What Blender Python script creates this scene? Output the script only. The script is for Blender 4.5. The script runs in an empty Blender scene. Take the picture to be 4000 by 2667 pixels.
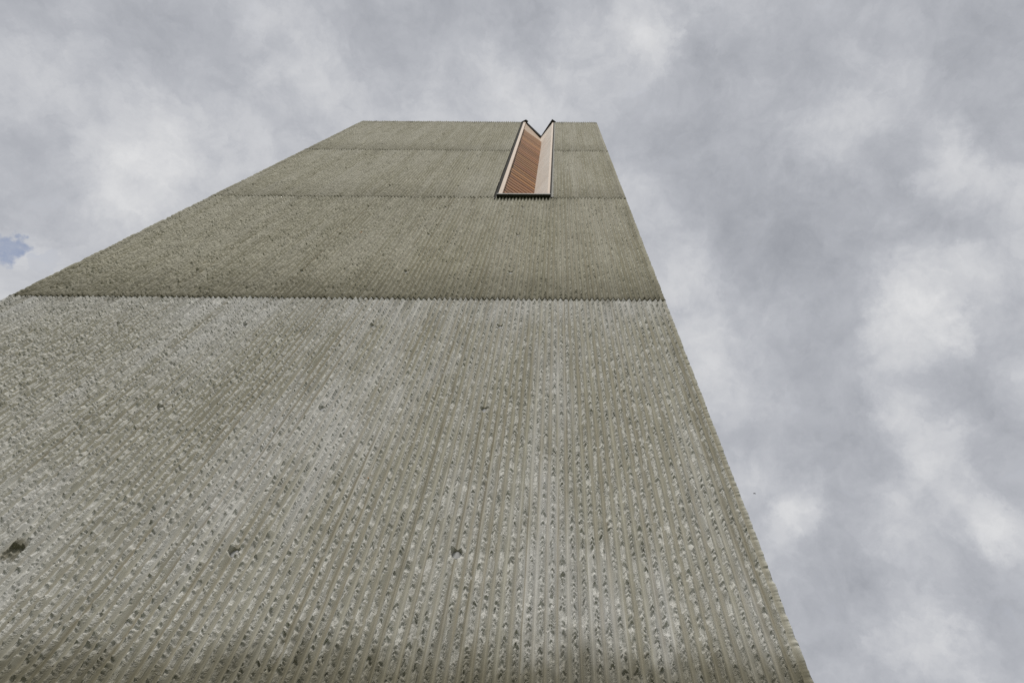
import bpy, math, random
import numpy as np
from mathutils import Matrix, Vector

sc = bpy.context.scene
C = sc.collection
R = math.radians

# ------------------------------------------------------------------ camera
cam = bpy.data.cameras.new('camera')
cam.sensor_width = 36.0
cam.lens = 36.0 * 1400 / 2352
cam.shift_x = (2000.0 - 2169.55) / 4000.0
cam.clip_start = 0.05
cam.clip_end = 5000
cam_o = bpy.data.objects.new('camera', cam)
C.objects.link(cam_o)
cam_o.matrix_world = Matrix(((0.99998, -0.00588, 0.00203, 5.2564),
                             (-0.00428, -0.88674, -0.46225, -2.3444),
                             (0.00452, 0.46224, -0.88675, 1.6),
                             (0, 0, 0, 1)))
sc.camera = cam_o

# ------------------------------------------------------------------ exposure
sc.view_settings.view_transform = 'Standard'
sc.view_settings.look = 'None'
sc.view_settings.exposure = 0.0
sc.view_settings.gamma = 1.0
sc.cycles.max_bounces = 6
sc.cycles.diffuse_bounces = 3
sc.cycles.use_denoising = False
sc.cycles.sample_clamp_indirect = 4.0

# ------------------------------------------------------------------ sky
SUN_EL, SUN_AZ = R(58), R(186)      # azimuth measured clockwise from +Y
CLOUD=[(-0.618,0.065,0.783,0.108,0.45),(-0.640,0.097,0.762,0.088,0.40),(-0.561,0.178,0.809,0.087,0.50),(-0.543,0.205,0.814,0.078,0.50),(-0.544,0.142,0.827,0.076,0.55),(-0.472,0.099,0.876,0.112,0.35),(-0.358,0.076,0.931,0.093,0.35),(-0.249,-0.007,0.968,0.081,0.30),(-0.137,0.131,0.982,0.152,0.45),(-0.308,0.123,0.943,0.085,0.30),(-0.665,0.284,0.691,0.091,0.60),(-0.447,0.162,0.880,0.116,0.35),(-0.378,0.031,0.925,0.091,0.30),(-0.603,0.213,0.769,0.106,0.30),(-0.499,0.000,0.867,0.094,-0.35),(-0.466,0.015,0.885,0.086,-0.40),(-0.412,0.088,0.907,0.092,-0.40),(-0.452,0.122,0.884,0.069,-0.25),(-0.208,0.015,0.978,0.107,-0.45),(-0.269,0.040,0.962,0.083,-0.35),(-0.620,0.143,0.771,0.082,-0.50),(-0.649,0.174,0.741,0.080,-0.50),(-0.622,-0.015,0.783,0.056,-0.50),(-0.071,-0.008,0.997,0.084,-0.40),(-0.036,0.032,0.999,0.061,-0.35),(0.122,0.011,0.992,0.084,0.70),(0.139,0.042,0.989,0.061,0.60),(0.028,0.020,0.999,0.085,0.45),(0.227,-0.003,0.974,0.058,0.35),(0.134,-0.025,0.991,0.071,0.40),(-0.054,0.085,0.995,0.100,0.35),(0.012,0.116,0.993,0.114,0.35),(0.206,0.091,0.974,0.086,0.25),(0.298,0.109,0.948,0.085,0.25),(0.406,0.022,0.914,0.111,0.20),(0.443,0.058,0.894,0.100,0.25),(0.312,0.004,0.950,0.080,0.15),(0.402,0.162,0.901,0.095,0.45),(0.364,0.192,0.911,0.073,0.30),(0.534,0.176,0.827,0.066,0.70),(0.575,0.183,0.797,0.064,0.50),(0.516,0.148,0.844,0.055,0.50),(0.515,0.319,0.795,0.092,0.75),(0.505,0.369,0.780,0.082,0.70),(0.557,0.295,0.776,0.067,0.50),(0.589,0.247,0.770,0.065,0.40),(0.110,0.226,0.968,0.078,0.50),(0.172,0.337,0.926,0.079,0.50),(0.207,0.398,0.894,0.079,0.50),(0.217,0.039,0.976,0.072,-0.35),(0.323,0.079,0.943,0.083,-0.30),(0.392,0.091,0.915,0.069,-0.25),(0.163,0.151,0.975,0.089,-0.30),(0.230,0.189,0.955,0.114,-0.50),(0.310,0.236,0.921,0.113,-0.50),(0.385,0.265,0.884,0.098,-0.50),(0.376,0.364,0.852,0.138,-0.60),(0.284,0.302,0.910,0.116,-0.30),(0.468,0.184,0.865,0.069,-0.40),(0.551,0.228,0.803,0.066,-0.40),(0.551,0.044,0.833,0.093,-0.55),(0.517,-0.018,0.856,0.091,-0.50),(0.575,0.118,0.809,0.063,-0.40),(0.347,-0.024,0.938,0.067,-0.20),(0.468,0.230,0.853,0.070,-0.30),(0.505,0.400,0.765,0.070,0.70),(0.491,0.465,0.737,0.053,0.50),(0.494,0.503,0.709,0.053,0.60),(0.529,0.517,0.673,0.051,0.80),(0.528,0.546,0.650,0.056,0.70),(0.549,0.579,0.602,0.060,0.60),(0.573,0.578,0.581,0.058,0.55),(0.574,0.601,0.557,0.052,0.40),(0.358,0.641,0.679,0.049,0.90),(0.348,0.668,0.658,0.054,0.50),(0.466,0.609,0.642,0.058,0.40),(0.492,0.621,0.610,0.056,0.40),(0.455,0.700,0.551,0.066,0.50),(0.466,0.714,0.523,0.059,0.55),(0.505,0.706,0.497,0.052,0.50),(0.226,0.469,0.854,0.079,0.40),(0.254,0.514,0.819,0.078,0.30),(0.281,0.614,0.737,0.076,0.35),(0.329,0.702,0.632,0.072,0.20),(0.601,0.423,0.678,0.054,0.40),(0.408,0.463,0.787,0.124,-0.60),(0.376,0.525,0.763,0.100,-0.40),(0.440,0.558,0.703,0.096,-0.60),(0.411,0.625,0.663,0.071,-0.50),(0.540,0.449,0.712,0.057,-0.35),(0.581,0.449,0.678,0.066,-0.60),(0.585,0.388,0.712,0.055,-0.40),(0.589,0.504,0.632,0.054,-0.40),(0.465,0.657,0.593,0.067,-0.45),(0.388,0.685,0.616,0.082,-0.40),(0.424,0.699,0.576,0.068,-0.30),(0.567,0.629,0.531,0.072,-0.60),(0.540,0.628,0.561,0.053,-0.30),(0.364,0.739,0.567,0.069,-0.30),(0.549,0.665,0.507,0.062,-0.35)]
BLUE=[(-0.671,0.239,0.702,0.026,1.30),(-0.665,0.254,0.702,0.018,0.60),(-0.629,0.272,0.728,0.020,1.00),(-0.640,0.266,0.721,0.015,0.50),(-0.652,0.237,0.720,0.015,0.50)]
def sky_world():
    w = bpy.data.worlds.new('World')
    sc.world = w
    w.use_nodes = True
    nt = w.node_tree
    N, L = nt.nodes, nt.links
    N.clear()
    out = N.new('ShaderNodeOutputWorld')
    bg = N.new('ShaderNodeBackground')
    bg.inputs['Strength'].default_value = 0.1
    L.new(bg.outputs[0], out.inputs[0])
    sky = N.new('ShaderNodeTexSky')
    sky.sky_type = 'NISHITA'
    sky.sun_disc = False
    sky.sun_elevation = SUN_EL
    sky.sun_rotation = SUN_AZ
    tc = N.new('ShaderNodeTexCoord')

    def math_(op, a, b=None, c=None, clamp=False):
        n = N.new('ShaderNodeMath')
        n.operation = op
        n.use_clamp = clamp
        for i, v in enumerate((a, b, c)):
            if v is None: continue
            if isinstance(v, (int, float)): n.inputs[i].default_value = v
            else: L.new(v, n.inputs[i])
        return n.outputs[0]

    def vmath(op, a, b):
        n = N.new('ShaderNodeVectorMath')
        n.operation = op
        for i, v in enumerate((a, b)):
            if isinstance(v, (tuple, list)): n.inputs[i].default_value = v
            else: L.new(v, n.inputs[i])
        return n.outputs['Value'] if op == 'DOT_PRODUCT' else n.outputs[0]

    def noise(vec, scale, detail, rough, w_=0.0, dist=0.0):
        n = N.new('ShaderNodeTexNoise')
        n.noise_dimensions = '4D'
        n.inputs['Scale'].default_value = scale
        n.inputs['Detail'].default_value = detail
        n.inputs['Roughness'].default_value = rough
        n.inputs['W'].default_value = w_
        n.inputs['Distortion'].default_value = dist
        L.new(vec, n.inputs['Vector'])
        return n

    dirv = tc.outputs['Generated']
    # clouds bend and fray at several sizes
    wn = noise(dirv, 7.0, 10.0, 0.68, 3.1)
    wv = vmath('SUBTRACT', wn.outputs['Color'], (0.5, 0.5, 0.5))
    sc_ = N.new('ShaderNodeVectorMath'); sc_.operation = 'SCALE'
    L.new(wv, sc_.inputs[0]); sc_.inputs['Scale'].default_value = 0.17
    warped = vmath('NORMALIZE', vmath('ADD', dirv, sc_.outputs[0]), (0, 0, 0))

    def field(blobs, warped=warped):
        acc = None
        for (x, y, z, r, a) in blobs:
            d = vmath('DOT_PRODUCT', warped, (x, y, z))
            m = N.new('ShaderNodeMapRange')
            m.interpolation_type = 'SMOOTHSTEP'
            L.new(d, m.inputs['Value'])
            m.inputs['From Min'].default_value = math.cos(r)
            m.inputs['From Max'].default_value = 1.0
            m.inputs['To Min'].default_value = 0.0
            m.inputs['To Max'].default_value = a
            acc = m.outputs[0] if acc is None else math_('ADD', acc, m.outputs[0])
        return acc
    lay = field(CLOUD)
    n1 = noise(warped, 4.2, 10.0, 0.60, 7.7, 0.25).outputs['Fac']
    n2 = noise(dirv, 13.0, 9.0, 0.60, 1.7, 0.5).outputs['Fac']
    v = math_('MULTIPLY_ADD', lay, 0.27, 0.43)
    v = math_('MULTIPLY_ADD', math_('SUBTRACT', n1, 0.5), 0.95, v)
    v = math_('MULTIPLY_ADD', math_('SUBTRACT', n2, 0.5), 0.75, v)
    n3 = noise(warped, 38.0, 6.0, 0.6, 4.4, 0.8).outputs['Fac']
    v = math_('MULTIPLY_ADD', math_('SUBTRACT', n3, 0.5), 0.36, v)
    ramp = N.new('ShaderNodeValToRGB')
    v = math_('MULTIPLY_ADD', v, 0.625, 0.1875)
    L.new(v, ramp.inputs[0])
    cr = ramp.color_ramp
    cr.interpolation = 'B_SPLINE'
    cr.elements[0].position = 0.0; cr.elements[0].color = (.27, .285, .32, 1)
    cr.elements[1].position = 1.0; cr.elements[1].color = (.86, .86, .86, 1)
    e = cr.elements.new(0.24); e.color = (.365, .38, .415, 1)
    e = cr.elements.new(0.76); e.color = (.70, .705, .715, 1)
    e = cr.elements.new(0.425); e.color = (.452, .467, .505, 1)
    e = cr.elements.new(0.575); e.color = (.558, .57, .60, 1)
    # gap in the cloud with blue sky behind it
    fn = noise(dirv, 30.0, 8.0, 0.6, 9.9)
    fv = vmath('SUBTRACT', fn.outputs['Color'], (0.5, 0.5, 0.5))
    fs_ = N.new('ShaderNodeVectorMath'); fs_.operation = 'SCALE'
    L.new(fv, fs_.inputs[0]); fs_.inputs['Scale'].default_value = 0.10
    bl = field(BLUE, vmath('NORMALIZE', vmath('ADD', dirv, fs_.outputs[0]), (0, 0, 0)))
    gap = math_('MULTIPLY_ADD', math_('SUBTRACT', n2, 0.5), 1.7, bl)
    gap = math_('MULTIPLY_ADD', math_('SUBTRACT', n3, 0.5), 1.5, gap)
    gm = N.new('ShaderNodeMapRange'); gm.interpolation_type = 'SMOOTHSTEP'
    L.new(gap, gm.inputs['Value'])
    gm.inputs['From Min'].default_value = 0.15
    gm.inputs['From Max'].default_value = 2.6
    gm.inputs['To Max'].default_value = 0.95
    bluesky = N.new('ShaderNodeMix'); bluesky.data_type = 'RGBA'; bluesky.blend_type = 'MULTIPLY'
    bluesky.inputs['Factor'].default_value = 1.0
    L.new(sky.outputs[0], bluesky.inputs['A'])
    bluesky.inputs['B'].default_value = (0.95, 1.08, 1.25, 1)
    mix = N.new('ShaderNodeMix'); mix.data_type = 'RGBA'
    L.new(gm.outputs[0], mix.inputs['Factor'])
    gain = N.new('ShaderNodeVectorMath'); gain.operation = 'SCALE'
    L.new(ramp.outputs[0], gain.inputs[0]); gain.inputs['Scale'].default_value = 10.0
    L.new(gain.outputs[0], mix.inputs['A'])
    L.new(bluesky.outputs['Result'], mix.inputs['B'])
    L.new(mix.outputs['Result'], bg.inputs['Color'])
    w.cycles.sampling_method = 'MANUAL'
    w.cycles.sample_map_resolution = 512

sky_world()

sun = bpy.data.lights.new('sun', 'SUN')
sun.energy = 2.6
sun.angle = R(20)
sun.color = (1.0, 0.965, 0.91)
sun_o = bpy.data.objects.new('sun', sun)
C.objects.link(sun_o)
sd = Vector((math.sin(SUN_AZ) * math.cos(SUN_EL), math.cos(SUN_AZ) * math.cos(SUN_EL), math.sin(SUN_EL)))
sun_o.rotation_euler = sd.to_track_quat('Z', 'Y').to_euler()
sun_o.location = (20, -30, 40)

# ------------------------------------------------------------------ helpers
def mat_new(name):
    m = bpy.data.materials.new(name)
    m.use_nodes = True
    nt = m.node_tree
    b = nt.nodes['Principled BSDF']
    return m, nt, b

def mesh_obj(name, verts, faces, mat, parent=None, smooth=False):
    me = bpy.data.meshes.new(name)
    me.from_pydata([tuple(v) for v in verts], [], faces)
    me.materials.append(mat)
    if smooth:
        me.polygons.foreach_set('use_smooth', [True] * len(me.polygons))
    o = bpy.data.objects.new(name, me)
    C.objects.link(o)
    if parent: o.parent = parent
    return o

class MB:
    def __init__(s): s.v, s.f = [], []
    def prism(s, plan, z0, z1):
        n, k = len(s.v), len(plan)
        a = sum(plan[i][0] * plan[(i + 1) % k][1] - plan[(i + 1) % k][0] * plan[i][1] for i in range(k))
        if a < 0: plan = plan[::-1]
        s.v += [(x, y, z0) for x, y in plan] + [(x, y, z1) for x, y in plan]
        s.f += [tuple(range(n + k - 1, n - 1, -1)), tuple(range(n + k, n + 2 * k))]
        s.f += [(n + i, n + (i + 1) % k, n + k + (i + 1) % k, n + k + i) for i in range(k)]
    def box(s, x0, x1, y0, y1, z0, z1):
        s.prism([(x0, y0), (x1, y0), (x1, y1), (x0, y1)], z0, z1)
    def build(s, name, mat, parent=None):
        return mesh_obj(name, s.v, s.f, mat, parent)

# ------------------------------------------------------------------ array noise
def _hash(i, j, seed):
    i = i.astype(np.uint32); j = j.astype(np.uint32)
    h = i * np.uint32(374761393) + j * np.uint32(668265263) + np.uint32((seed * 974711) & 0xffffffff)
    h = (h ^ (h >> np.uint32(13))) * np.uint32(1274126177)
    h = (h ^ (h >> np.uint32(16))) * np.uint32(2246822519)
    h = h ^ (h >> np.uint32(15))
    return (h & np.uint32(0xffffff)).astype(np.float32) / np.float32(16777216)

def vnoise(x, z, seed):
    xi, zi = np.floor(x), np.floor(z)
    fx, fz = (x - xi).astype(np.float32), (z - zi).astype(np.float32)
    fx = fx * fx * (3 - 2 * fx); fz = fz * fz * (3 - 2 * fz)
    xi = xi.astype(np.int64) + 5000; zi = zi.astype(np.int64) + 5000
    a = _hash(xi, zi, seed); b = _hash(xi + 1, zi, seed)
    c = _hash(xi, zi + 1, seed); d = _hash(xi + 1, zi + 1, seed)
    return (a * (1 - fx) + b * fx) * (1 - fz) + (c * (1 - fx) + d * fx) * fz

def fbm(x, z, seed, octv=4, rough=0.5):
    t = 0; amp = 1; s = 0
    for k in range(octv):
        t = t + amp * vnoise(x * 2 ** k + 17.3 * k, z * 2 ** k - 9.1 * k, seed + k * 7)
        s += amp; amp *= rough
    return t / s

def chips(x, z, cx, cz, seed, curve, jit, tilt, prob=1.0, off=1.0):
    """conchoidal scars: lower envelope of randomly tilted bowls"""
    u, v = x / cx, z / cz
    ui, vi = np.floor(u).astype(np.int64), np.floor(v).astype(np.int64)
    best = np.full(x.shape, 9.0, np.float32)
    idv = np.zeros(x.shape, np.float32)
    for di in (-1, 0, 1):
        for dj in (-1, 0, 1):
            i, j = ui + di + 3000, vi + dj + 3000
            px = ui + di + _hash(i, j, seed)
            pz = vi + dj + _hash(i, j, seed + 1)
            dx, dz = (u - px).astype(np.float32), (v - pz).astype(np.float32)
            h = curve * (dx * dx + dz * dz) + (_hash(i, j, seed + 2) - .5) * jit \
                + dx * (_hash(i, j, seed + 3) - .5) * tilt + dz * (_hash(i, j, seed + 4) - .62) * tilt
            if prob < 1: h = np.where(_hash(i, j, seed + 5) < prob, h, 9.0)
            m = h < best
            best = np.where(m, h, best)
            idv = np.where(m, _hash(i, j, seed + 6), idv)
    return best, idv

def sstep(a, b, x):
    t = np.clip((x - a) / (b - a), 0, 1)
    return t * t * (3 - 2 * t)

# ------------------------------------------------------------------ the tower's measures
W = 6.3                     # width of the face
PITCH = W / 125             # one rib
AMP = 0.033                 # crest to valley
OFFS = 0.021                # the front ribs stand this far before the corner line
LIFTS = [(0.0, 3.09), (3.09, 6.97), (6.97, 10.81), (10.81, 14.65), (14.65, 18.82)]
NX0, NX1, NZ = 4.285, 5.163, 10.81     # notch in the face
HOLE_X = [(k + 0.5) * PITCH for k in (6, 28, 50, 72, 94)]
HOLES = [(x, z0 + dz) for z0, _ in LIFTS for x in HOLE_X for dz in ((0.717, 2.0, 3.29) if z0 == 3.09 else (0.72, 2.015, 3.30))
         if 3.3 < z0 + dz < 18.3 and not (NX0 - .1 < x < NX1 + .1 and z0 + dz > NZ)]

# ------------------------------------------------------------------ materials
def concrete(name, light, olive, damp_shade, bump=0.6):
    m, nt, b = mat_new(name)
    N, L = nt.nodes, nt.links
    at = N.new('ShaderNodeAttribute'); at.attribute_name = 'wear_shade'
    sep = N.new('ShaderNodeSeparateColor')
    L.new(at.outputs['Color'], sep.inputs[0])
    at2 = N.new('ShaderNodeAttribute'); at2.attribute_name = 'tint'
    sep2 = N.new('ShaderNodeSeparateColor')
    L.new(at2.outputs['Color'], sep2.inputs[0])
    geo = N.new('ShaderNodeTexCoord')
    def noise(scale, detail, rough, mapping=(1, 1, 1)):
        mp = N.new('ShaderNodeMapping'); mp.inputs['Scale'].default_value = mapping
        L.new(geo.outputs['Object'], mp.inputs[0])
        n = N.new('ShaderNodeTexNoise')
        n.inputs['Scale'].default_value = scale; n.inputs['Detail'].default_value = detail
        n.inputs['Roughness'].default_value = rough
        L.new(mp.outputs[0], n.inputs['Vector'])
        return n.outputs['Fac']
    def mix(fac, a, bb, mode='MIX'):
        n = N.new('ShaderNodeMix'); n.data_type = 'RGBA'; n.blend_type = mode
        if isinstance(fac, float): n.inputs['Factor'].default_value = fac
        else: L.new(fac, n.inputs['Factor'])
        for k, v in (('A', a), ('B', bb)):
            if isinstance(v, tuple): n.inputs[k].default_value = v + (1,) if len(v) == 3 else v
            else: L.new(v, n.inputs[k])
        return n.outputs['Result']
    def rng(val, a, bb, c=0.0, d=1.0):
        n = N.new('ShaderNodeMapRange')
        L.new(val, n.inputs['Value'])
        n.inputs['From Min'].default_value = a; n.inputs['From Max'].default_value = bb
        n.inputs['To Min'].default_value = c; n.inputs['To Max'].default_value = d
        return n.outputs[0]
    # blotches of cement skin
    col = mix(sep.outputs['Blue'], olive, light)
    # broken crests show paler stone with the odd darker pebble
    crest = mix(rng(sep2.outputs['Green'], 0.0, 1.0), tuple(c * w_ for c, w_ in zip(light, (0.97, 0.96, 0.94))), tuple(min(.86, c * w_) for c, w_ in zip(light, (1.30, 1.29, 1.26))))
    crest = mix(0.28, crest, col)
    col = mix(sep.outputs['Red'], col, crest)
    pebble = mix(rng(sep2.outputs['Green'], 0.94, 0.96), (1, 1, 1), (0.62, 0.62, 0.60))
    col2 = mix(sep.outputs['Red'], col, mix(1.0, col, pebble, 'MULTIPLY'))
    # brown drip lines and damp staining, plus shade painted in rib valleys and beside corners
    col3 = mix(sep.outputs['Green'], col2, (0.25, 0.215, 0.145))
    col4 = mix(sep2.outputs['Red'], col3, damp_shade)
    fine = rng(noise(260, 4, 0.65), 0.25, 0.75, 0.80, 1.18)
    mid = rng(noise(22, 5, 0.6, (1, 1, 0.25)), 0.25, 0.75, 0.86, 1.12)
    n = N.new('ShaderNodeMath'); n.operation = 'MULTIPLY'
    L.new(fine, n.inputs[0]); L.new(mid, n.inputs[1])
    comb = N.new('ShaderNodeCombineColor')
    for i in range(3): L.new(n.outputs[0], comb.inputs[i])
    col5 = mix(1.0, col4, comb.outputs[0], 'MULTIPLY')
    # small black bug holes
    vor = N.new('ShaderNodeTexVoronoi'); vor.inputs['Scale'].default_value = 18
    L.new(geo.outputs['Object'], vor.inputs['Vector'])
    hole = rng(vor.outputs['Distance'], 0.045, 0.06, 1.0, 0.0)
    col6 = mix(hole, col5, (0.05, 0.045, 0.035))
    L.new(col6, b.inputs['Base Color'])
    b.inputs['Roughness'].default_value = 0.92
    b.inputs['Specular IOR Level'].default_value = 0.25
    bp = N.new('ShaderNodeBump')
    bp.inputs['Strength'].default_value = bump
    bp.inputs['Distance'].default_value = 0.006
    hn = N.new('ShaderNodeMath'); hn.operation = 'MULTIPLY'
    L.new(noise(170, 5, 0.7), hn.inputs[0])
    rr = rng(sep.outputs['Red'], 0, 1, 0.07, 1.6)
    L.new(rr, hn.inputs[1])
    L.new(hn.outputs[0], bp.inputs['Height'])
    L.new(bp.outputs[0], b.inputs['Normal'])
    return m

M_LOW = concrete('pale_weathered_concrete', (0.62, 0.615, 0.59), (0.42, 0.405, 0.328), (0.19, 0.175, 0.12))
M_UP = concrete('olive_weathered_concrete', (0.485, 0.468, 0.395), (0.355, 0.338, 0.252), (0.12, 0.11, 0.07))

def plain(name, col, rough=0.6, metal=0.0, var=0.15, scale=30.0, stretch=(1, 1, 1), spec=0.2):
    m, nt, b = mat_new(name)
    N, L = nt.nodes, nt.links
    tc = N.new('ShaderNodeTexCoord')
    mp = N.new('ShaderNodeMapping'); mp.inputs['Scale'].default_value = stretch
    L.new(tc.outputs['Object'], mp.inputs[0])
    n = N.new('ShaderNodeTexNoise'); n.inputs['Scale'].default_value = scale
    n.inputs['Detail'].default_value = 6; n.inputs['Roughness'].default_value = 0.6
    L.new(mp.outputs[0], n.inputs['Vector'])
    mr = N.new('ShaderNodeMapRange')
    L.new(n.outputs['Fac'], mr.inputs['Value'])
    mr.inputs['From Min'].default_value = 0.3; mr.inputs['From Max'].default_value = 0.7
    mr.inputs['To Min'].default_value = 1 - var; mr.inputs['To Max'].default_value = 1 + var
    mx = N.new('ShaderNodeMix'); mx.data_type = 'RGBA'; mx.blend_type = 'MULTIPLY'
    mx.inputs['Factor'].default_value = 1.0
    mx.inputs['A'].default_value = col + (1,)
    L.new(mr.outputs[0], mx.inputs['B'])
    L.new(mx.outputs['Result'], b.inputs['Base Color'])
    b.inputs['Roughness'].default_value = rough
    b.inputs['Metallic'].default_value = metal
    b.inputs['Specular IOR Level'].default_value = spec
    bp = N.new('ShaderNodeBump'); bp.inputs['Strength'].default_value = 0.15
    bp.inputs['Distance'].default_value = 0.002
    L.new(n.outputs['Fac'], bp.inputs['Height']); L.new(bp.outputs[0], b.inputs['Normal'])
    return m

M_MARGIN = plain('smooth_concrete', (0.33, 0.325, 0.30), 0.9, 0, 0.2, 7, (1, 1, .3))
M_METAL = plain('dark_bronze_sheet', (0.028, 0.026, 0.022), 0.85, 0.0, 0.2, 6, (1, 1, 1), 0.08)
M_SILL = plain('weathered_sill_metal', (0.10, 0.10, 0.082), 0.6, 0.0, 0.25, 8)
M_PLUG = plain('grout_plug', (0.40, 0.40, 0.40), 0.85, 0, 0.15, 60)
M_ORANGE = plain('orange_plastic', (0.62, 0.27, 0.03), 0.4, 0, 0.1, 40)
M_ROOF = plain('roof_membrane', (0.12, 0.12, 0.115), 0.9, 0, 0.2, 4)
M_FLY = plain('insect_black', (0.02, 0.018, 0.015), 0.4, 0, 0.1, 40)
M_PAVE = plain('dark_grass_and_gravel', (0.085, 0.095, 0.05), 0.95, 0, 0.25, 14)

def timber(name, pale, dark, run, scale=9.0, knots=True, tint=False):
    """sawn timber, 'run' = scale along x, y, z (small = along the grain)"""
    m, nt, b = mat_new(name)
    N, L = nt.nodes, nt.links
    tc = N.new('ShaderNodeTexCoord')
    mp = N.new('ShaderNodeMapping'); mp.inputs['Scale'].default_value = run
    L.new(tc.outputs['Object'], mp.inputs[0])
    n = N.new('ShaderNodeTexNoise'); n.inputs['Scale'].default_value = scale
    n.inputs['Detail'].default_value = 7; n.inputs['Roughness'].default_value = 0.62
    n.inputs['Distortion'].default_value = 0.6
    L.new(mp.outputs[0], n.inputs['Vector'])
    rp = N.new('ShaderNodeValToRGB')
    rp.color_ramp.elements[0].position = 0.30; rp.color_ramp.elements[0].color = dark + (1,)
    rp.color_ramp.elements[1].position = 0.62; rp.color_ramp.elements[1].color = pale + (1,)
    L.new(n.outputs['Fac'], rp.inputs[0])
    src = rp.outputs[0]
    if knots:
        mk = N.new('ShaderNodeMapping')
        mk.inputs['Scale'].default_value = tuple(max(0.25, r_ ** 0.5) for r_ in run)
        L.new(tc.outputs['Object'], mk.inputs[0])
        v = N.new('ShaderNodeTexVoronoi'); v.inputs['Scale'].default_value = 3.4
        L.new(mk.outputs[0], v.inputs['Vector'])
        k = N.new('ShaderNodeMapRange'); L.new(v.outputs['Distance'], k.inputs['Value'])
        k.inputs['From Min'].default_value = 0.05; k.inputs['From Max'].default_value = 0.10
        k.inputs['To Min'].default_value = 0.55; k.inputs['To Max'].default_value = 0.0
        mx = N.new('ShaderNodeMix'); mx.data_type = 'RGBA'
        L.new(k.outputs[0], mx.inputs['Factor']); L.new(src, mx.inputs['A'])
        mx.inputs['B'].default_value = tuple(c * 0.38 for c in dark) + (1,)
        src = mx.outputs['Result']
    if tint:
        at = N.new('ShaderNodeAttribute'); at.attribute_name = 'board'
        mx = N.new('ShaderNodeMix'); mx.data_type = 'RGBA'; mx.blend_type = 'MULTIPLY'
        mx.inputs['Factor'].default_value = 1.0
        L.new(src, mx.inputs['A']); L.new(at.outputs['Color'], mx.inputs['B'])
        src = mx.outputs['Result']
    L.new(src, b.inputs['Base Color'])
    b.inputs['Roughness'].default_value = 0.7
    b.inputs['Specular IOR Level'].default_value = 0.3
    return m

M_SPRUCE = timber('pale_larch', (0.66, 0.53, 0.43), (0.55, 0.43, 0.335), (6, 6, 0.35))
M_PANEL = timber('bleached_larch_panel', (0.86, 0.79, 0.72), (0.72, 0.64, 0.565), (0.6, 0.6, 1.1), 2.6)
M_TRIM = timber('pale_larch_trim', (0.74, 0.58, 0.45), (0.62, 0.47, 0.36), (0.5, 0.5, 7))
M_CEDAR = timber('red_cedar', (0.36, 0.165, 0.060), (0.25, 0.11, 0.038), (0.35, 0.35, 10), 9, False, True)

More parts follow.
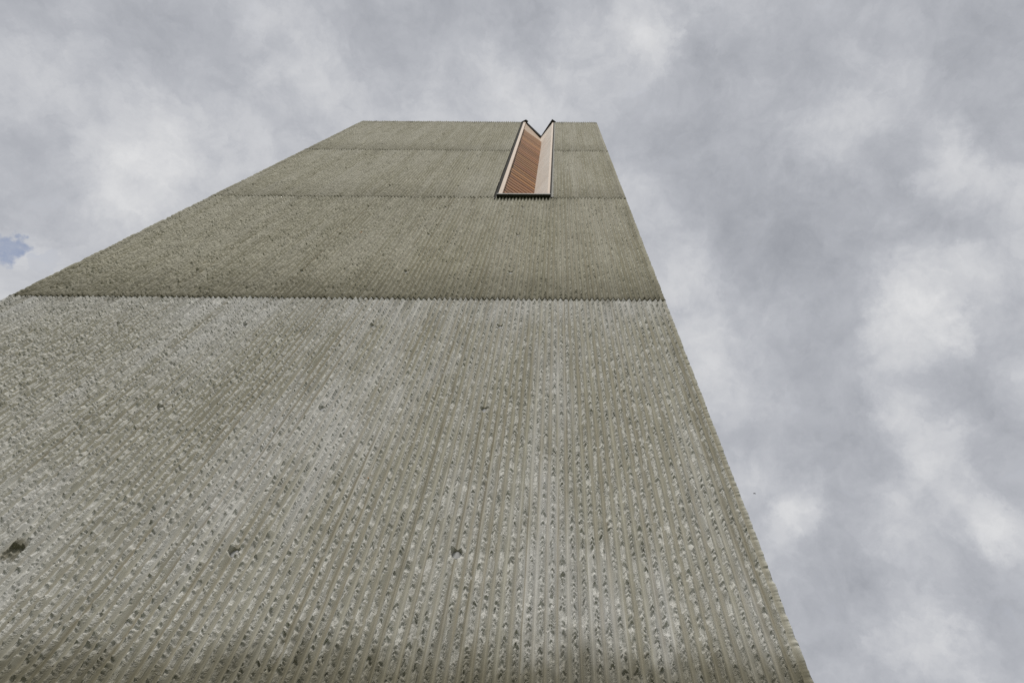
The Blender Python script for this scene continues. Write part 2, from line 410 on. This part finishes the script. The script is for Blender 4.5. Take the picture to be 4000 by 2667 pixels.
# ------------------------------------------------------------------ ribbed walls
def rib_height(s, z, zb, zt, seed, width, holes=(), offs=0.0, cseed=1, bulge=(0, 0)):
    """s = distance along the wall, z = height; returns height above the valley plane, masks"""
    k = s / PITCH
    wob = (vnoise(k * 0 + np.floor(k + .5), z * 1.3, seed + 3) - .5) * 0.05
    u = 1 - 2 * np.abs((k + wob) - np.round(k + wob))      # 0 crest .. : distance to crest
    u = 1 - (1 - u)                                         # 1 at crest, 0 in the valley
    u = np.clip(u, 0, 1)
    end = np.minimum(s, width - s)
    prof = 0.0395 * u ** 1.5
    rib = np.round(k)
    env = 0.0280 + (vnoise(rib * 3.7, z * 7.0, seed + 11) - .5) * 0.008 + (vnoise(rib * 1.9, z * 1.1, seed + 12) - .5) * 0.005
    gain = 1.0 if zb < 6 else 1.7
    z = z.copy(); z0_ = z
    z = z + (vnoise(rib * 3.1, z0_ * 13, seed + 207) - .5) * 0.075 + (vnoise(rib * 1.7, z0_ * 31, seed + 208) - .5) * 0.03
    ws = s + (fbm(s * 45, z * 38, seed + 201, 3) - .5) * 0.022 + (vnoise(s * 190, z * 150, seed + 203) - .5) * 0.004
    wz = z + (fbm(s * 40, z * 42, seed + 202, 3) - .5) * 0.026 + (vnoise(s * 170, z * 180, seed + 204) - .5) * 0.005
    wz = wz + 0.85 * np.abs(s - rib * PITCH) * (0.3 + 1.4 * vnoise(rib * 1.3, z0_ * 6, seed + 209))
    c1, id1 = chips(ws, wz, 0.016, 0.019, seed + 20, 0.0085, 0.0065, 0.013)
    c2, id2 = chips(ws, wz, 0.0085, 0.0095, seed + 40, 0.0042, 0.0034, 0.0060)
    c3, id3 = chips(ws, wz, 0.030, 0.042, seed + 60, 0.030, 0.009, 0.018, 0.26)
    z = z0_
    shape = 0.45 + 0.55 * sstep(0.38, 1.05, u)
    wr = sstep(0.36, 0.66, u)
    act = 0.6 + 1.0 * sstep(0.35, 0.7, fbm(s * 7, z * 5, seed + 205, 3))
    rough = env * shape + ((c1 - 0.0008) * 1.3 * gain * act + (c2 - 0.0004) * 2.4 + (fbm(s * 230, z * 210, seed + 206, 2) - .5) * 0.005) * wr + 0.002 * (1 - wr)
    big = env * shape - 0.0095 + c3
    rough = np.minimum(rough, big + 0.002)
    # some stretches of rib are left less broken
    keep = sstep(0.70, 0.82, fbm(rib * 2.3, z * 2.2, seed + 80, 2))
    rough = rough + keep * 0.003 * (1 - u)
    h = np.minimum(prof, np.maximum(rough, 0.004))
    mask = sstep(0.0002, 0.0022, prof - rough)
    # the smooth strip beside each corner
    nick = 0.0015 + 0.016 * np.clip(fbm(z * 21, z * 0 + 3.5, cseed, 6, .65) - .42, 0, 1) * 2
    top_ = AMP - offs - nick + np.where(s < width / 2, bulge[0], bulge[1])
    if offs > 0:
        hc = top_ * sstep(0.044, 0.004, end) + 0.001
    else:
        hc = top_ * sstep(0.046, 0.0, end) ** 0.8
    hc = np.where(end < 1e-6, top_, hc)
    h = np.where(end < 0.046, np.maximum(hc, 0.0), h)
    mask = np.where(end < 0.046, sstep(0.010, 0.003, end), mask)
    tone_id = np.where(big + .002 < rough + 1e-6, id3, id1)
    h = h + (fbm(s * 60, z * 9, seed + 90, 2) - .5) * 0.0012
    # formwork joint lines
    for js in (1.02, 2.18, 3.33, 4.49, 5.37):
        h = h - 0.006 * np.exp(-((s - round(js / PITCH - .5) * PITCH - PITCH * .5) / 0.0035) ** 2)
    for (hx, hz) in holes:
        sel = (np.abs(s - hx) < 0.16) & (np.abs(z - hz) < 0.16)
        if not sel.any(): continue
        d = np.sqrt((s - hx) ** 2 + (z - hz) ** 2)
        jag = (vnoise(s * 90, z * 90, seed + 5) - .5) * 0.006
        rr = 0.028
        spall = 0.0
        if abs(hz - 3.825) < .05 and abs(hx - 2.545) < .05:
            rr = 0.031; spall = 0.022
        bowl = np.where(d + jag < rr + spall * (fbm(s * 22, z * 22, 9, 2)), -0.013 + (c2 * 1.5 if spall else 0), 1.0)
        mask = np.where(sel & (bowl < h), 0.0, mask)
        h = np.where(sel, np.minimum(h, bowl), h)
    return h, mask, tone_id, id2, u, k

def rib_wall(name, origin, sdir, ndir, width, zb, zt, cols, dz, seed, mat, parent, holes=(), cut=None, upper=True, kind=1, offs=0.0, drop=0.003, cseed=1, bulge=(0, 0)):
    """one pour of the ribbed wall: sdir along the wall, ndir outward"""
    ns = int(round(width / PITCH * cols)) + 1
    nz = int(round((zt - zb) / dz)) + 1
    s1 = np.linspace(0, width, ns)
    z1 = np.linspace(zb, zt - drop, nz)
    S, Z = np.meshgrid(s1, z1)
    h, mask, tid, id2, u, k = rib_height(S, Z, zb, zt, seed, width, holes, offs, cseed, bulge)
    lip = ((0.0045 if kind == 2 else 0.0025) * np.exp(-(Z - zb) / 0.05) if upper else 0) - 0.003 * np.exp(-(zt - Z) / 0.04)
    off = h - AMP + lip + offs
    end = np.minimum(S, width - S)
    # masks for weathering and painted shade -------------------------------------------------
    ribi = np.floor(k)                      # one valley
    vx = (k - ribi)
    lenz = fbm(ribi * 5.1, Z * 0.55, seed + 130, 2)
    on = sstep(0.47, 0.63, lenz) * sstep(0.22, 0.6, _hash(ribi.astype(np.int64) + 40, ribi.astype(np.int64) * 0, seed + 131))
    cx_ = 0.5 + (_hash(ribi.astype(np.int64), ribi.astype(np.int64) * 0 + 3, seed + 132) - .5) * 0.34 \
        + (fbm(ribi * 3.3, Z * 5.0, seed + 133, 3) - .5) * 0.16
    wd = 0.05 + 0.05 * vnoise(ribi * 2.2, Z * 1.7, seed + 134)
    drip = np.exp(-((vx - cx_) / wd) ** 2) * on * 0.75
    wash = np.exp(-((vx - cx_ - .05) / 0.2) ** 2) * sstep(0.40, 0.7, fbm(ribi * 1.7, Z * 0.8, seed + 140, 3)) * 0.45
    vall = sstep(0.62, 0.10, u) * (0.05 + 0.34 * sstep(0.32, 0.68, fbm(ribi * 2.9, Z * 0.9, seed + 141, 3)))  # rib valley shading painted into the colour, along with olive dirt
    stain_shade = np.clip((np.maximum(np.maximum(drip, wash), vall)) * (1 - mask * .85), 0, 1)
    rj = _hash(np.round(k).astype(np.int64) + 70, np.round(k).astype(np.int64) * 0 + 5, seed + 152)
    blotch = fbm(S * 1.3, Z * 0.6 + rj * 0.42, seed + 150, 5, 0.6) * .75 + .25 * fbm(S * 7, Z * 0.45, seed + 153, 3)
    if kind >= 2: blotch = blotch * .55 + .45 * fbm(S * 9, Z * 0.35, seed + 154, 4)
    tone = sstep(0.36, 0.66, blotch + 0.12 * (fbm(S * 9, Z * 2.5, seed + 151, 3) - .5))
    edge = (fbm(S * 3.5, Z * 0 + 1.0, seed + 160, 4) - .3)
    rag = (fbm(S * 26, Z * 8, seed + 161, 3) - .5)
    hz_ = Z - zb
    if kind == 1:      # pale pour, brown at its foot, whitish at its head
        damp_shade = 0.8 * sstep(0.24 + .30 * edge, 0.04, hz_ + rag * 0.22)
        tone = np.clip(tone + 0.55 * sstep(0.75, 0.05, zt - Z) + 0.22 * sstep(2.2, 0.4, hz_), 0, 1)
    elif kind == 2:
        damp_shade = 0.42 * sstep(0.95 + .5 * edge, 0.0, hz_ + rag * .3) + 0.35 * sstep(0.12, 0.0, hz_ + rag * .08)
        tone = np.clip(tone * .8 + 0.15 * sstep(2.2, 0.3, zt - Z) - 0.35 * sstep(1.6, 0.3, hz_), 0, 1)
    else:
        damp_shade = 0.25 * sstep(1.1 + .5 * edge, 0.0, hz_ + rag * .3) + 0.2 * sstep(0.15, 0.0, hz_ + rag * .1)
        if kind == 4: damp_shade = damp_shade + 0.35 * sstep(0.35 + .3 * edge, 0.0, zt - Z + rag * .2)
    damp_shade = damp_shade + 0.5 * np.clip(fbm(S * 6, Z * 3, seed + 170, 4) - .62, 0, 1) * 3 * 0.4
    corner_shade = 0.55 * np.exp(-((end - 0.075) / 0.05) ** 2) * sstep(0.3, 0.6, fbm(S * 8, Z * 1.5, seed + 171, 3) + .1)  # shadowed band beside each corner, painted into the colour
    under = 0.5 * sstep(0.50, 0.72, fbm(S * 11, S * 0 + 2.2, seed + 180, 3)) * np.exp(-(zt - Z) / (0.05 + 0.30 * vnoise(S * 23, S * 0, seed + 181)))
    damp_shade = np.clip(damp_shade + corner_shade * 0.4 + under, 0, 0.95)
    for (hx, hz) in holes:
        if abs(hz - 3.825) < .05 and abs(hx - 2.545) < .05:
            d = np.sqrt((S - hx) ** 2 + (Z - hz) ** 2)
            damp_shade = np.maximum(damp_shade, 0.8 * sstep(0.085, 0.045, d + rag * .06))
    # outward position; the corner column is pulled in equally on both faces
    ox, oy = origin; sx, sy = sdir; nx, ny = ndir
    e = AMP - h - offs
    sp = S + np.where(S > width - 1e-6, -e, 0) + np.where(S < 1e-6, e, 0)
    if upper:
        grow = np.clip(lip, 0, 1)
        sp = sp + np.where(S > width - .03, grow, 0) - np.where(S < .03, grow, 0)
    X = ox + sp * sx + off * nx
    Y = oy + sp * sy + off * ny
    # the pour's edges are never dead level
    ez = (fbm(S[0] * 14, S[0] * 0, seed + 7, 3) - .5) * 0.022
    Z = Z + np.exp(-(Z - zb) / 0.03) * np.clip(ez, -.006, .010) + (np.exp(-(zt - Z) / 0.03) * np.clip(ez * .6, -.006, .0015) if True else 0)
    # close the pour's top and bottom edges back into the wall
    def rim(row, depth):
        return (ox + sp[row] * sx - depth * nx, oy + sp[row] * sy - depth * ny, Z[row])
    b0 = rim(0, 0.07); t0 = rim(-1, 0.25 if kind == 4 else 0.07)
    X = np.vstack([b0[0][None], X, t0[0][None]])
    Y = np.vstack([b0[1][None], Y, t0[1][None]])
    ZZ = np.vstack([b0[2][None], Z, t0[2][None]])
    pad = lambda a: np.vstack([a[:1], a, a[-1:]])
    mask_, stain_shade_, tone_, damp_shade_, tid_, id2_ = map(pad, (mask, stain_shade, tone, damp_shade, tid, id2))
    nzz = nz + 2
    idx = np.arange(nzz * ns, dtype=np.int32).reshape(nzz, ns)
    a, b_, c_, d_ = idx[:-1, :-1], idx[:-1, 1:], idx[1:, 1:], idx[1:, :-1]
    flip = (sx * ny - sy * nx) > 0
    quads = np.stack([a, d_, c_, b_] if flip else [a, b_, c_, d_], -1)
    if cut is not None:
        sm = (S[0, :-1] + S[0, 1:]) / 2
        keepc = ~((sm > cut[0]) & (sm < cut[1]))
        quads = quads[:, keepc]
    quads = quads.reshape(-1, 4)
    me = bpy.data.meshes.new(name)
    nv, nf = nzz * ns, len(quads)
    me.vertices.add(nv)
    me.vertices.foreach_set('co', np.stack([X, Y, ZZ], -1).astype(np.float32).ravel())
    me.loops.add(nf * 4)
    me.loops.foreach_set('vertex_index', quads.ravel())
    me.polygons.add(nf)
    me.polygons.foreach_set('loop_start', np.arange(0, nf * 4, 4, dtype=np.int32))
    me.polygons.foreach_set('use_smooth', np.ones(nf, bool))
    me.update(calc_edges=True)
    def attr(nm, r, g, bl):
        at = me.attributes.new(nm, 'FLOAT_COLOR', 'POINT')
        arr = np.stack([r, g, bl, np.ones_like(r)], -1).astype(np.float32)
        at.data.foreach_set('color', arr.ravel())
    attr('wear_shade', mask_, stain_shade_, tone_)
    attr('tint', damp_shade_, tid_, id2_)
    me.materials.append(mat)
    o = bpy.data.objects.new(name, me)
    C.objects.link(o)
    o.parent = parent
    return o

tower = bpy.data.objects.new('concrete_tower', None)
C.objects.link(tower)
tower['label'] = 'tall ribbed rough concrete tower with a timber lined slot window at its top'
tower['category'] = 'tower'

RES = [(6, 0.035), (14, 0.0040), (10, 0.0095), (8, 0.014), (8, 0.016)]
for i, (zb, zt) in enumerate(LIFTS):
    cols, dz = RES[i]
    mt = M_LOW if i < 2 else M_UP
    kind = {0: 1, 1: 1, 2: 2, 3: 3, 4: 4}[i]
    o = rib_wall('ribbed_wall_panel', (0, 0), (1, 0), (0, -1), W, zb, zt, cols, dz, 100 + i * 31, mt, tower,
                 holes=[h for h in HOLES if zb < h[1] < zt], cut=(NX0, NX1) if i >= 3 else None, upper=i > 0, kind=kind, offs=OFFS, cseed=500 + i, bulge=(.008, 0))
    o['label'] = ['lowest ribbed concrete pour', 'pale grey ribbed pour with brown stained foot', 'olive grey ribbed pour below the window',
                  'ribbed pour beside the lower half of the window', 'topmost ribbed pour with sawtooth edge'][i]
    # the faces round the corners
    for nm, org, sd_, nd_, sdn in (('side_wall_panel', (W, 0), (0, 1), (1, 0), 7), ('side_wall_panel', (0, W), (0, -1), (-1, 0), 9),
                                   ('rear_wall_panel', (W, W), (-1, 0), (0, 1), 11)):
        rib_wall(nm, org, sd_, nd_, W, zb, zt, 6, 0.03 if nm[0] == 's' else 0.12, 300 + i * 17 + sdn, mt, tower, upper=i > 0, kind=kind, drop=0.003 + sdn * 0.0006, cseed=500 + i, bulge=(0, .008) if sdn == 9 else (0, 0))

# grout plugs at the bottom of the tie holes
for (hx, hz) in HOLES:
    if hz < 3.2 or (abs(hz - 3.807) < .05 and abs(hx - 2.545) < .05): continue
    n = 20
    vs = [(hx, 0.0140, hz)]
    for rr, yy in ((0.0225, 0.0145), (0.0245, 0.0165), (0.0255, 0.040)):
        vs += [(hx + rr * math.cos(2 * math.pi * q / n), yy, hz + rr * math.sin(2 * math.pi * q / n)) for q in range(n)]
    fs = [(0, 1 + q, 1 + (q + 1) % n) for q in range(n)]
    for k in range(2):
        a = 1 + k * n
        fs += [(a + q, a + n + q, a + n + (q + 1) % n, a + (q + 1) % n) for q in range(n)]
    mesh_obj('tie_hole_plug', vs, fs, M_PLUG, tower)

# orange plastic spacers caught in the valleys
def spacer(cx, cz, rad, y):
    vs, fs = [], []
    n, kk = 14, 6
    for q in range(n):
        t = math.radians(-150 + 235 * q / (n - 1))
        r2 = rad * (1 + 0.12 * math.sin(3 * t))
        px, pz = cx + r2 * .8 * math.cos(t), cz + r2 * 1.25 * math.sin(t)
        for w in range(kk):
            a = 2 * math.pi * w / kk
            vs.append((px + 0.0022 * math.cos(a) * math.cos(t), y + 0.004 * math.sin(a), pz + 0.0022 * math.cos(a) * math.sin(t)))
    for q in range(n - 1):
        for w in range(kk):
            fs.append((q * kk + w, q * kk + (w + 1) % kk, (q + 1) * kk + (w + 1) % kk, (q + 1) * kk + w))
    fs.append(tuple(range(kk - 1, -1, -1))); fs.append(tuple(range((n - 1) * kk, n * kk)))
    return mesh_obj('plastic_spacer', vs, fs, M_ORANGE, tower, True)
spacer(4.176, 4.370, 0.013, -0.008)
spacer(2.79, 9.02, 0.012, -0.010)

# ------------------------------------------------------------------ roof and the slot window
mb = MB(); mb.prism([(0.06, 0.55), (W - .06, 0.55), (W - .06, W - .06), (0.06, W - .06)], 18.30, 18.45)
mb.build('roof_slab', M_ROOF, tower)

Z0, ZT = 10.83, 18.70
LA = (4.408, 0.020)          # front of the louvred wall
AP = (4.788, 0.392)          # apex of the slot
RA = (5.104, -0.004)         # front of the plain wall

def off(p, q, d):
    """line p-q moved by d to its left"""
    v = Vector((q[0] - p[0], q[1] - p[1])).normalized()
    nrm = Vector((-v.y, v.x)) * d
    return (p[0] + nrm.x, p[1] + nrm.y), (q[0] + nrm.x, q[1] + nrm.y)

win = bpy.data.objects.new('slot_window', None)
C.objects.link(win); win.parent = tower
win.location = (4.73, 0, Z0)
def wpart(mb, name, mat):
    mb.v = [(x - 4.73, y, z - Z0) for x, y, z in mb.v]
    return mb.build(name, mat, win)

# plain panel on the right, backing on the left
mb = MB(); p, q = off(AP, RA, 0.045)
mb.prism([AP, RA, q, p], Z0 + .002, ZT + .02)
o = wpart(mb, 'side_panel', M_PANEL); o['label'] = 'pale bleached timber panel on the right of the slot'
mb = MB(); p, q = off(LA, AP, 0.055)
mb.prism([LA, AP, q, p], Z0 + .002, 17.66)
wpart(mb, 'backing_board', M_METAL)
mb = MB(); p, q = off(LA, AP, 0.055); p2, q2 = off(LA, AP, -0.004)
mb.prism([p2, q2, q, p], 17.662, ZT + .02)
wpart(mb, 'top_trim_board', M_TRIM)

# slats
def slat_panel():
    v, f, col = [], [], []
    rnd = random.Random(4)
    L0, L1 = off(LA, AP, -0.004), None
    d = Vector((AP[0] - LA[0], AP[1] - LA[1])).normalized()
    nrm = Vector((d.y, -d.x))                 # towards the slot
    z = Z0 + 0.02
    while z < 17.60:
        gap = rnd.choice((0.046, 0.052, 0.056, 0.062))
        if z > 15.8: gap = rnd.choice((0.010, 0.020, 0.030, 0.045))
        hgt = 0.1745 - gap
        if z + hgt > 17.66: hgt = 17.66 - z
        F0, F1 = Vector((4.366, -0.0071)), Vector((4.850, 0.322))
        fd = (F1 - F0).normalized(); fn = Vector((-fd.y, fd.x))
        jit = rnd.uniform(-.0015, .0015)
        def quad(t):
            return [F0 + fn * (0.045), F0 + fn * t, F1 + fn * t, F1 + fn * 0.045 - fd * 0.04]
        n = len(v)
        pts, top = quad(0.0025 + jit), quad(0.0 + jit)
        for q_ in pts: v.append((q_.x - 4.73, q_.y, z - Z0))
        for q_ in top: v.append((q_.x - 4.73, q_.y, z + hgt - Z0))
        f.extend([(n, n + 1, n + 2, n + 3), (n + 7, n + 6, n + 5, n + 4), (n, n + 4, n + 5, n + 1),
                  (n + 1, n + 5, n + 6, n + 2), (n + 2, n + 6, n + 7, n + 3), (n + 3, n + 7, n + 4, n)])
        t = rnd.choice((0.78, 0.9, 1.0, 1.0, 1.12, 1.3))
        c = (t, t * rnd.uniform(0.92, 1.06), t * rnd.uniform(0.85, 1.08), 1)
        if t > 1.2: c = (1.35, 1.38, 1.25, 1)
        col.extend([c] * 8)
        z += hgt + gap
    o = mesh_obj('louvre_slats', v, f, M_CEDAR, win)
    at = o.data.attributes.new('board', 'FLOAT_COLOR', 'POINT')
    at.data.foreach_set('color', np.array(col, np.float32).ravel())
    o['label'] = 'red cedar louvre slats with dark gaps'
slat_panel()

# jamb boards
mb = MB(); mb.prism([(4.342, -0.014), (4.400, -0.008), (4.397, 0.060), (4.350, 0.06)], Z0 - .002, ZT + .03)
wpart(mb, 'jamb_board', M_SPRUCE)
mb = MB(); mb.prism([(5.100, -0.014), (5.137, -0.014), (5.137, 0.05), (5.107, 0.05)], Z0, ZT + .03)
wpart(mb, 'jamb_board', M_SPRUCE)
# dark metal flashings against the concrete
mb = MB(); mb.prism([(NX0 - .003, 0.006), (4.3415, -0.010), (4.3415, 0.15), (NX0 - .003, 0.15)], Z0 - .11, ZT + .01)
mb.prism([(NX0 - .05, 0.022), (4.3405, 0.0225), (4.3405, 0.25), (NX0 - .05, 0.25)], Z0 - .10, ZT + .004)
wpart(mb, 'edge_flashing', M_METAL)
mb = MB(); mb.prism([(5.138, -0.006), (5.162, -0.004), (5.162, 0.15), (5.138, 0.15)], Z0 - .03, ZT + .01)
wpart(mb, 'edge_flashing', M_METAL)
# smooth concrete strip right of the flashing is part of the panel's cut edge
mb = MB(); mb.prism([(5.1625, -0.006), (5.198, -0.008), (5.198, 0.20), (5.1625, 0.20)], 10.83, 18.80)
wpart(mb, 'concrete_margin', M_MARGIN)

# cap flashings
zc0, zc1 = ZT + .035, ZT + .13
cap = MB()
cap.prism([(4.282, 0.02), (4.292, -0.012), (4.400, -0.062), (4.462, -0.020), (4.418, 0.030), (4.40, 0.09), (4.30, 0.09)], zc0 - .005, zc1)
lo, lo2 = off(LA, AP, -0.022); li, li2 = off(LA, AP, 0.06)
cap.prism([(lo[0] + .01, lo[1] + .012), (lo2[0] - .0, lo2[1] - .02), (AP[0] + .0, AP[1] + .09), li], ZT - .085, zc1 - .004)
ro, ro2 = off(AP, RA, -0.022); ri, ri2 = off(AP, RA, 0.06)
cap.prism([(lo2[0] + .0005, lo2[1] - .02), (5.100, -0.072), (5.130, -0.02), (ri2[0], ri2[1]), (AP[0] + .0005, AP[1] + .09)], ZT - .065, zc1 - .002)
cap.prism([(5.103, -0.074), (5.208, -0.006), (5.205, 0.05), (5.12, 0.05)], zc0 - .005, zc1)
wpart(cap, 'cap_flashing', M_METAL)

# sill tray: a folded channel, open underneath
sl = MB()
sx0, sx1, sy0, sy1 = 4.338, 5.150, -0.062, 0.30
zs0, zs1 = 10.775, 10.822
sl.box(sx0, sx1, sy0, sy0 + .006, zs0, zs1)
sl.box(sx0, sx0 + .006, sy0 + .006, 0.02, zs0, zs1)
sl.box(sx1 - .006, sx1, sy0 + .006, 0.02, zs0, zs1)
sl.prism([(sx0 + .006, sy0 + .006), (sx1 - .006, sy0 + .006), (sx1 - .006, 0.02), (AP[0], 0.46), (sx0 + .07, 0.02), (sx0 + .006, 0.02)], zs1 - .010, zs1)
sl.box(sx0 + .012, sx1 - .012, sy0 + .006, sy0 + .018, zs0, zs0 + .004)
sl.build('window_sill', M_SILL, tower)

# ------------------------------------------------------------------ insect in the air
def insect(loc):
    e = bpy.data.objects.new('flying_insect', None); C.objects.link(e)
    e.location = loc
    e['label'] = 'tiny dark winged insect in mid air right of the tower'
    e['category'] = 'insect'
    # body: head, thorax, abdomen as one lathe along z
    prof = [(0.0, -.0022), (.00022, -.0020), (.00042, -.0013), (.0004, -.0004), (.00028, -.0001), (.00052, .0003), (.0005, .0008),
            (.0002, .00105), (.00034, .0013), (.0003, .0016), (0.0, .00175)]
    n = 10; vs, fs = [], []
    for r_, z in prof:
        for q in range(n): vs.append((r_ * math.cos(2 * math.pi * q / n), r_ * math.sin(2 * math.pi * q / n), z))
    for k in range(len(prof) - 1):
        for q in range(n): fs.append((k * n + q, k * n + (q + 1) % n, (k + 1) * n + (q + 1) % n, (k + 1) * n + q))
    mesh_obj('body', vs, fs, M_FLY, e, True)
    for s in (-1, 1):
        ol = [(0.0002, .0008), (.0010, .0011), (.0020, .0006), (.0023, -.0004), (.0019, -.0009), (.0013, -.0004), (.0005, .0003)]
        m = MB(); k = len(ol)
        m.v = [(s * x, -.0003, z) for x, z in ol] + [(s * x, -.00036, z) for x, z in ol]
        m.f = [tuple(range(k)), tuple(range(2 * k - 1, k - 1, -1))] + [(i, (i + 1) % k, k + (i + 1) % k, k + i) for i in range(k)]
        m.build('wing', M_WING, e)
    for s in (-1, 1):
        for j in range(3):
            m = MB()
            pts = [Vector((s * .0004, 0, .0006 - j * .0004)), Vector((s * .0014, .0004, .0006 - j * .0009)), Vector((s * .0020, .0002, -.0010 - j * .0008))]
            for a, b in zip(pts[:-1], pts[1:]):
                i0 = len(m.v); w = .00007
                for p_ in (a, b):
                    m.v += [(p_.x - w, p_.y - w, p_.z), (p_.x + w, p_.y - w, p_.z), (p_.x + w, p_.y + w, p_.z), (p_.x - w, p_.y + w, p_.z)]
                m.f += [(i0 + q, i0 + (q + 1) % 4, i0 + 4 + (q + 1) % 4, i0 + 4 + q) for q in range(4)] + [(i0 + 3, i0 + 2, i0 + 1, i0), (i0 + 4, i0 + 5, i0 + 6, i0 + 7)]
            m.build('leg', M_FLY, e)
M_WING = plain('smoky_wing', (0.10, 0.10, 0.11), 0.3, 0, 0.1, 40)
insect((5.61823, -1.58785, 2.45831))

# ------------------------------------------------------------------ ground
mb = MB()
m = mesh_obj('ground', [(-600, -600, 0), (600, -600, 0), (600, 600, 0), (-600, 600, 0)], [(0, 1, 2, 3)], M_PAVE)
m['kind'] = 'structure'
